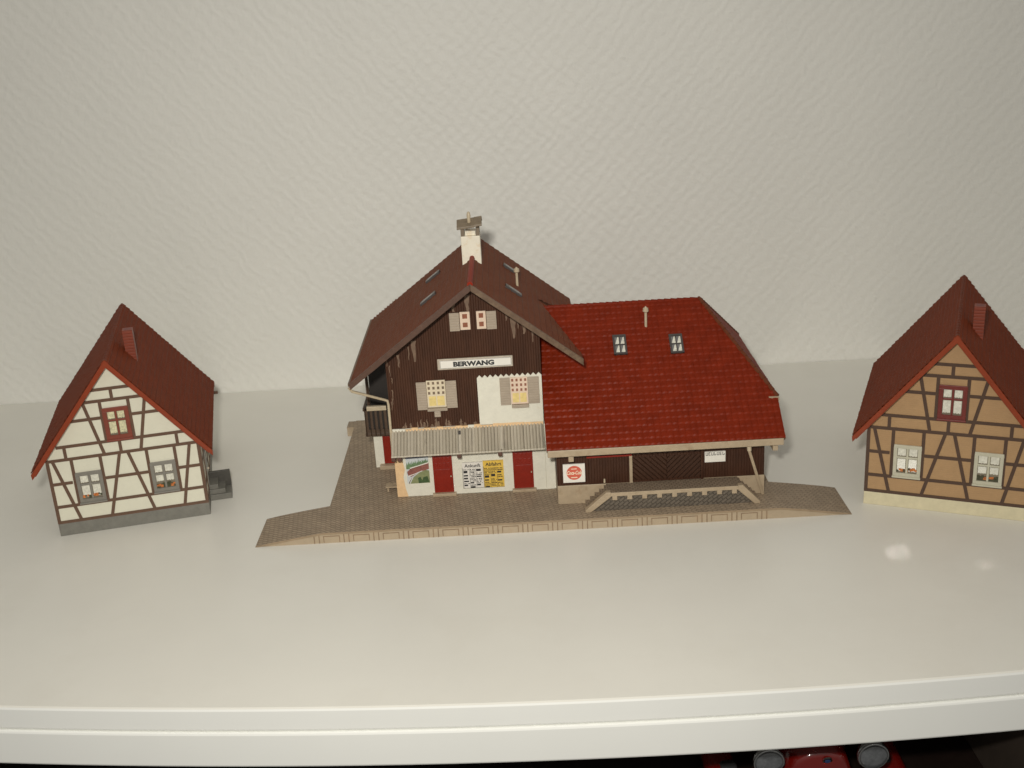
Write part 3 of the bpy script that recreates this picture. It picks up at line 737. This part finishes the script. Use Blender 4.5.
for k in range(7):                       # unreadable capitals of the notice, as strokes
    z0_, z1_ = 3.47, 3.69
    t.box(x, x + .03, yl, yl + .003, z0_, z1_, 'black')
    if k in (0, 2, 4): t.box(x + .10, x + .13, yl, yl + .003, z0_, z1_, 'black'); t.box(x + .03, x + .10, yl, yl + .003, z0_, z0_ + .035, 'black')
    elif k in (1, 5): t.box(x + .03, x + .12, yl, yl + .003, z1_ - .035, z1_, 'black'); t.box(x + .03, x + .10, yl, yl + .003, 3.565, 3.60, 'black'); t.box(x + .03, x + .12, yl, yl + .003, z0_, z0_ + .035, 'black')
    else: t.box(x + .03, x + .12, yl, yl + .003, z0_, z0_ + .035, 'black'); t.box(x + .09, x + .12, yl, yl + .003, z0_ + .035, 3.58, 'black')
    x += .17
t.build('lettering', so)
# barn roof
br = MB(); lnB = math.hypot(RY - EY, RZ - EZ); cB, sB = (RY - EY) / lnB, (RZ - EZ) / lnB; vk = (KY - EY) / cB
for s in (1, -1):
    O = (EX0, EY if s > 0 else 2 * RY - EY, EZ); U = (1, 0, 0); V = (0, s * cB, sB); N = (0, -s * sB, cB)
    P = [(0, 0), (KX - EX0, 0), (KX - EX0, vk), (RXE - EX0, lnB), (0, lnB)]
    slab(br, O, U, V, N, P, .22, 'barn_tile', 'verge_light')
    tiles(br, Vector(O) + Vector(N) * .004, U, V, N, KX - EX0, lnB,   .365, .445, .034, .046, P, 'barn_tile')
hl = math.hypot(KX - RXE, RZ - KZ); O = (KX, KY, KZ); U = (0, 1, 0); V = ((RXE - KX) / hl, 0, (RZ - KZ) / hl); N = ((RZ - KZ) / hl, 0, (KX - RXE) / hl)
w_ = 2 * (RY - KY); P = [(0, 0), (w_, 0), (w_ / 2, hl)]
slab(br, O, U, V, N, P, .2, 'barn_tile', 'verge_light')
tiles(br, Vector(O) + Vector(N) * .004, U, V, N, w_, hl,   .365, .445, .034, .046, P, 'barn_tile')
bro = br.build('barn_roof', ST)
rc = MB()
for k in range(24):
    x = EX0 + .3 + k * .418
    if x + .43 < RXE + .1: rc.tube([(x, RY, RZ - .06), (x + .45, RY, RZ - .08)], [.16, .13], 'barn_tile', n=8)
rc.build('ridge_tile', bro)
rc = MB()
for s in (1, -1):
    a = Vector((KX, KY if s > 0 else 2 * RY - KY, KZ)); b_ = Vector((RXE, RY, RZ)); n = 18
    for k in range(n): rc.tube([a.lerp(b_, k / n), a.lerp(b_, (k + 1.08) / n)], [.15, .11], 'metal_grey' if False else 'main_tile', n=8)
rc.build('hip_tile', bro)
fc = MB(); fc.box(EX0 + .05, KX - .1, EY - .02, EY + .14, EZ - .46, EZ - .02, 'beige'); fc.build('fascia', bro, bevel=.04)
fc = MB(); fc.box(KX - .06, KX + .1, KY - .1, 2 * RY - KY + .1, KZ - .30, KZ - .08, 'beige'); fc.box(KX - .55, KX + .06, KY - .16, KY - .06, KZ - .09, KZ + .03, 'beige'); fc.build('fascia', bro)
for x in (15.22, 27.45):
    b = MB(); b.box(x - .16, x + .16, EY + .05, BF, 4.02, 4.34, 'beige'); b.build('rafter_end', bro, bevel=.03)
b = MB(); b.tube([(25.9, 1.1, 4.35), (25.92, 1.12, 4.05)], .14, 'pipe', n=8); b.beam((25.88, 1.12, 4.15), (26.97, 2.0, HP), .17, .17, 'beige', up=(0, 1, 0)); b.build('strut', ST, bevel=.02)
def skylight(xc, yc, h):
    v0 = (yc - EY) / cB; U = Vector((1, 0, 0)); V = Vector((0, cB, sB)); N = Vector((0, -sB, cB)); O = Vector((xc, EY, EZ)) + V * v0
    def pb(mb, u0, u1, a, b, n0, n1, m): mb.prism([tuple(O + U * u + V * v + N * n0) for u, v in ((u0, a), (u1, a), (u1, b), (u0, b))], tuple(N * (n1 - n0)), m)
    f = MB(); wv, hv = .42, h
    pb(f, -wv, wv, -hv, -hv + .13, 0, .2, 'metal_grey'); pb(f, -wv, wv, hv - .14, hv, 0, .2, 'metal_grey'); pb(f, -wv, -wv + .12, -hv, hv, 0, .198, 'metal_grey'); pb(f, wv - .12, wv, -hv, hv, 0, .198, 'metal_grey')
    pb(f, -.035, .035, -hv, hv, 0, .17, 'metal_grey'); pb(f, -wv, wv, -.035, .035, 0, .172, 'metal_grey'); o = f.build('skylight', bro)
    g = MB(); pb(g, -wv + .05, wv - .05, -hv + .05, hv - .05, .02, .12, 'sky_pane'); g.build('pane', o)
    cu = MB()
    for u0, u1 in ((-wv + .12, -.035), (.035, wv - .12)):
        for a, b in ((-hv + .13, -.035), (.035, hv - .14)):
            cu.prism([tuple(O + U * u + V * v + N * .125) for u, v in ((u0 + .02, a + .02), (u1, a + .02), (u1, b - .02), (u0 + (u1 - u0) * .72, b - .02))], tuple(N * .004), 'curtain')
    cu.build('curtain', o)  # white shapes painting reflections on the skylight panes
skylight(18.83, 6.73, .74); skylight(22.37, 6.6, .72)
vent(20.62, 7.8, 10.04, 1.25, bro)

# --- loading dock in front of the barn
DY = .72; DX0, DX1 = 17.33, 25.4
dk = MB(); dk.box(DX0, DX1, DY, BF - .06, 1.70, PT, 'beige', 'dockpave'); dk.prism([(16.15, DY + .16, HP), (26.35, DY + .16, HP), (25.35, DY + .16, 1.70), (17.38, DY + .16, 1.70)], (0, .2, 0), 'gridpave'); dko = dk.build('loading_dock', ST, bevel=.015)
for k in range(9):
    x = 17.75 + k * .905; b = MB(); b.box(x - .15, x + .15, DY + .01, DY + .17, 1.44, 1.70, 'beige'); b.build('dock_bracket', dko, bevel=.02)
for s, xa, xb in ((0, 15.95, 17.4), (1, 26.55, 25.33)):
    p_ = MB(); q_ = .34 if s == 0 else -.34
    p_.prism([(xa, DY - .02, HP), (xa + q_, DY - .02, HP), (xb + q_ * .35, DY - .02, PT - .28), (xb + q_ * .35, DY - .02, PT + .03), (xb - q_ * .5, DY - .02, PT + .03), (xa, DY - .02, HP + .14)], (0, .36, 0), 'beige'); p_.build('stair_parapet', dko, bevel=.03)
    stp = MB(); n = 5
    for k in range(n):
        xk = xa + (xb - xa) * (k + .3) / n; z1 = HP + (PT - HP) * (k + 1) / (n + .3)
        x_lo, x_hi = min(xk, xb), max(xk, xb)
        stp.box(x_lo, x_hi, DY + .33, BF - .07 - .004 * k, HP, z1, 'beige', 'dockpave')
    stp.build('dock_steps', dko)

# ================================================================== RED TOY CAR ON THE SHELF BELOW
CX = 14.9; CZ = -11.5; NY = 48.6
car = thing('toy_car', 'shiny red toy roadster with big chrome headlights parked under the white shelf', 'toy car', (CX, NY, CZ))
def loft(secs, m, name, parent, smooth=True):
    """secs: list of (y, [(x, z), ...]) closed outlines"""
    mb = MB(); n = len(secs[0][1]); vs = [(x, y, z) for y, o in secs for x, z in o]; fs = []
    for i in range(len(secs) - 1):
        for k in range(n): fs.append((i * n + k, i * n + (k + 1) % n, (i + 1) * n + (k + 1) % n, (i + 1) * n + k))
    fs += [tuple(range(n - 1, -1, -1)), tuple((len(secs) - 1) * n + k for k in range(n))]
    mb.mesh(vs, fs, m); return mb.build(name, parent, smooth=smooth)
def arch(w, z0, z1, n=14, e=2.6):
    o = []
    for k in range(n + 1):
        a = math.pi * k / n; ca, sa = math.cos(a), math.sin(a)
        o.append((w * math.copysign(abs(ca) ** (2 / e), ca), z0 + (z1 - z0) * abs(sa) ** (2 / e)))
    return o
body = loft([(0.35, arch(1.5, 1.3, 4.2)), (.55, arch(1.85, 1.2, 4.52)), (2, arch(2.0, 1.2, 4.62)), (6.5, arch(2.6, 1.2, 4.9)), (8, arch(3.0, 1.2, 5.1)),
             (8.4, arch(3.05, 1.2, 4.6)), (14, arch(3.1, 1.2, 4.6)), (15, arch(3.0, 1.2, 5.0)), (18, arch(2.6, 1.2, 4.6)), (20.5, arch(1.6, 1.3, 3.2))], 'car_red', 'body', car)
g = MB(); g.prism([(x, .30, z) for x, z in arch(1.3, 1.3, 3.3)], (0, .1, 0), 'car_chrome'); go = g.build('grille', car)
g = MB()
for k in range(9): g.box(-1.2 + k * .3 - .05, -1.2 + k * .3 + .05, .26, .3, 1.4, 2.7, 'car_black')
g.build('grille_bars', go)
for s in (-1, 1):
    secs = []
    for y, zt_, w_ in ((1.5, 1.0, .5), (1.8, 1.2, .8), (2.4, 1.45, .86), (3.2, 1.6, .88), (4.4, 1.65, .88), (5.6, 1.6, .88), (7, 1.5, .8)):
        secs.append((y, [(s * 4.6 + x, z) for x, z in arch(w_, max(.9, zt_ - 1.4), zt_)]))
    loft(secs, 'car_red', 'fender', car)
    secs = []
    for y, zt_, w_ in ((12.2, 1.5, .8), (13.5, 2.9, .95), (15.4, 3.75, 1.0), (17.2, 3.4, .95), (18.6, 2.2, .8)):
        secs.append((y, [(s * 3.9 + x, z) for x, z in arch(w_, max(.9, zt_ - 1.4), zt_)]))
    loft(secs, 'car_red', 'fender', car)
    q = MB(); q.box(s * 3.2, s * 4.6, 6.6, 12.6, 1.25, 1.45, 'car_black'); q.build('running_board', car)
    for y in (3.4, 15.6):
        w = MB(); w.tube([(s * 3.75, y, .85), (s * 4.7, y, .85)], .85, 'tyre', n=24); wo = w.build('wheel', car, bevel=.15)
        w = MB(); w.tube([(s * 4.6, y, .85), (s * 4.78, y, .85)], .5, 'car_chrome', n=20); w.build('rim', wo)
    # headlamp: chrome bowl, ring and glass lens
    hx, hy, hz = s * 2.72, .4, 4.05
    hl_ = MB(); hl_.tube([(hx, hy + a, hz) for a in (1.1, 1.0, .7, .35, 0)], [.08, .35, .62, .78, .84], 'car_chrome', n=24); ho = hl_.build('headlight', car, smooth=True)
    q = MB(); q.tube([(hx, hy - .08, hz), (hx, hy + .08, hz)], .82, 'car_chrome', n=24); q.build('rim', ho, bevel=.06)
    q = MB(); q.tube([(hx, hy - a, hz) for a in (.06, .16, .24, .27)], [.76, .66, .36, .04], 'car_lens', n=24); q.build('lens', ho, smooth=True)
    q = MB(); q.beam((hx, hy + .5, hz - .6), (s * 2.6, hy + 1.2, 2.4), .2, .2, 'car_chrome'); q.build('stalk', ho)
bg = MB(); bg.tube([(.3, .26, 4.02), (.3, .34, 4.06)], .25, 'car_chrome', n=18); bo = bg.build('badge', car)
bg = MB(); bg.tube([(.3, .24, 4.01), (.3, .27, 4.02)], .15, 'car_blue', n=18); bg.build('badge_centre', bo)
ws = MB(); ws.box(-2.3, 2.3, 8.0, 8.1, 5.0, 6.9, 'car_lens'); wso = ws.build('windscreen', car)
ws = MB(); ws.box(-2.4, 2.4, 7.97, 8.13, 6.9, 7.05, 'car_chrome'); ws.box(-2.42, -2.28, 7.97, 8.13, 4.9, 6.9, 'car_chrome'); ws.box(2.28, 2.42, 7.97, 8.13, 4.9, 6.9, 'car_chrome'); ws.build('windscreen_frame', wso)
sx_ = MB(); sx_.box(-2.4, 2.4, 12.8, 14.2, 4.0, 5.9, 'seat'); sx_.build('seat', car, bevel=.2)
bp = MB(); bp.tube([(-3.9, -.6, 1.5), (3.9, -.6, 1.5)], .22, 'car_chrome', n=12); bp.beam((-1.5, -.6, 1.5), (-1.5, .6, 1.5), .2, .2, 'car_chrome'); bp.beam((1.5, -.6, 1.5), (1.5, .6, 1.5), .2, .2, 'car_chrome'); bp.build('bumper', car)

# ================================================================== CAMERA, LIGHT, WORLD
F, PITCH, ROLL, H = 1.121, .3519, .0589, 32.297
cam = bpy.data.cameras.new('camera'); co = bpy.data.objects.new('camera', cam); COL.objects.link(co)
cam.sensor_fit = 'HORIZONTAL'; cam.sensor_width = 36; cam.lens = 36 * F; cam.clip_start = .02; cam.clip_end = 50
Mx = Matrix.Translation((0, 0, H * S)) @ Matrix.Rotation(math.pi / 2 - PITCH, 4, 'X') @ Matrix.Rotation(-ROLL, 4, 'Z')
co.matrix_world = Mx
sc.camera = co
# the camera's own flash, up and left of the lens
FL = bpy.data.lights.new('camera_flash', 'AREA'); FL.shape = 'RECTANGLE'; FL.size = .03; FL.size_y = .018; FL.energy = 1.72; FL.color = (1, .965, .895); FL.spread = math.radians(125)
fo = bpy.data.objects.new('camera_flash', FL); COL.objects.link(fo)
fo.matrix_world = Mx @ Matrix.Translation((-.032, .045, .01)) @ Matrix.Rotation(math.radians(2), 4, 'Y')
w = bpy.data.worlds.new('World'); sc.world = w; w.use_nodes = True
bgn = w.node_tree.nodes['Background']; wn = w.node_tree.nodes; wl_ = w.node_tree.links       # dim room light, most of it from the ceiling
wt_ = wn.new('ShaderNodeTexCoord'); ws_ = wn.new('ShaderNodeSeparateXYZ'); wl_.new(wt_.outputs['Generated'], ws_.inputs[0])
wr_ = wn.new('ShaderNodeMapRange'); wr_.inputs['From Min'].default_value = -.1; wr_.inputs['From Max'].default_value = 1
wr_.inputs['To Min'].default_value = .13; wr_.inputs['To Max'].default_value = .50
wl_.new(ws_.outputs['Z'], wr_.inputs['Value']); wl_.new(wr_.outputs['Result'], bgn.inputs['Strength'])
bgn.inputs['Color'].default_value = (1, .972, .91, 1)
sc.view_settings.view_transform = 'Standard'; sc.view_settings.look = 'None'; sc.view_settings.exposure = 0; sc.view_settings.gamma = 1
sc.view_settings.use_curve_mapping = False
sc.cycles.max_bounces = 6; sc.cycles.diffuse_bounces = 4; sc.cycles.glossy_bounces = 3
sc.cycles.sample_clamp_indirect = 0; sc.cycles.caustics_reflective = True; sc.cycles.blur_glossy = 0.0
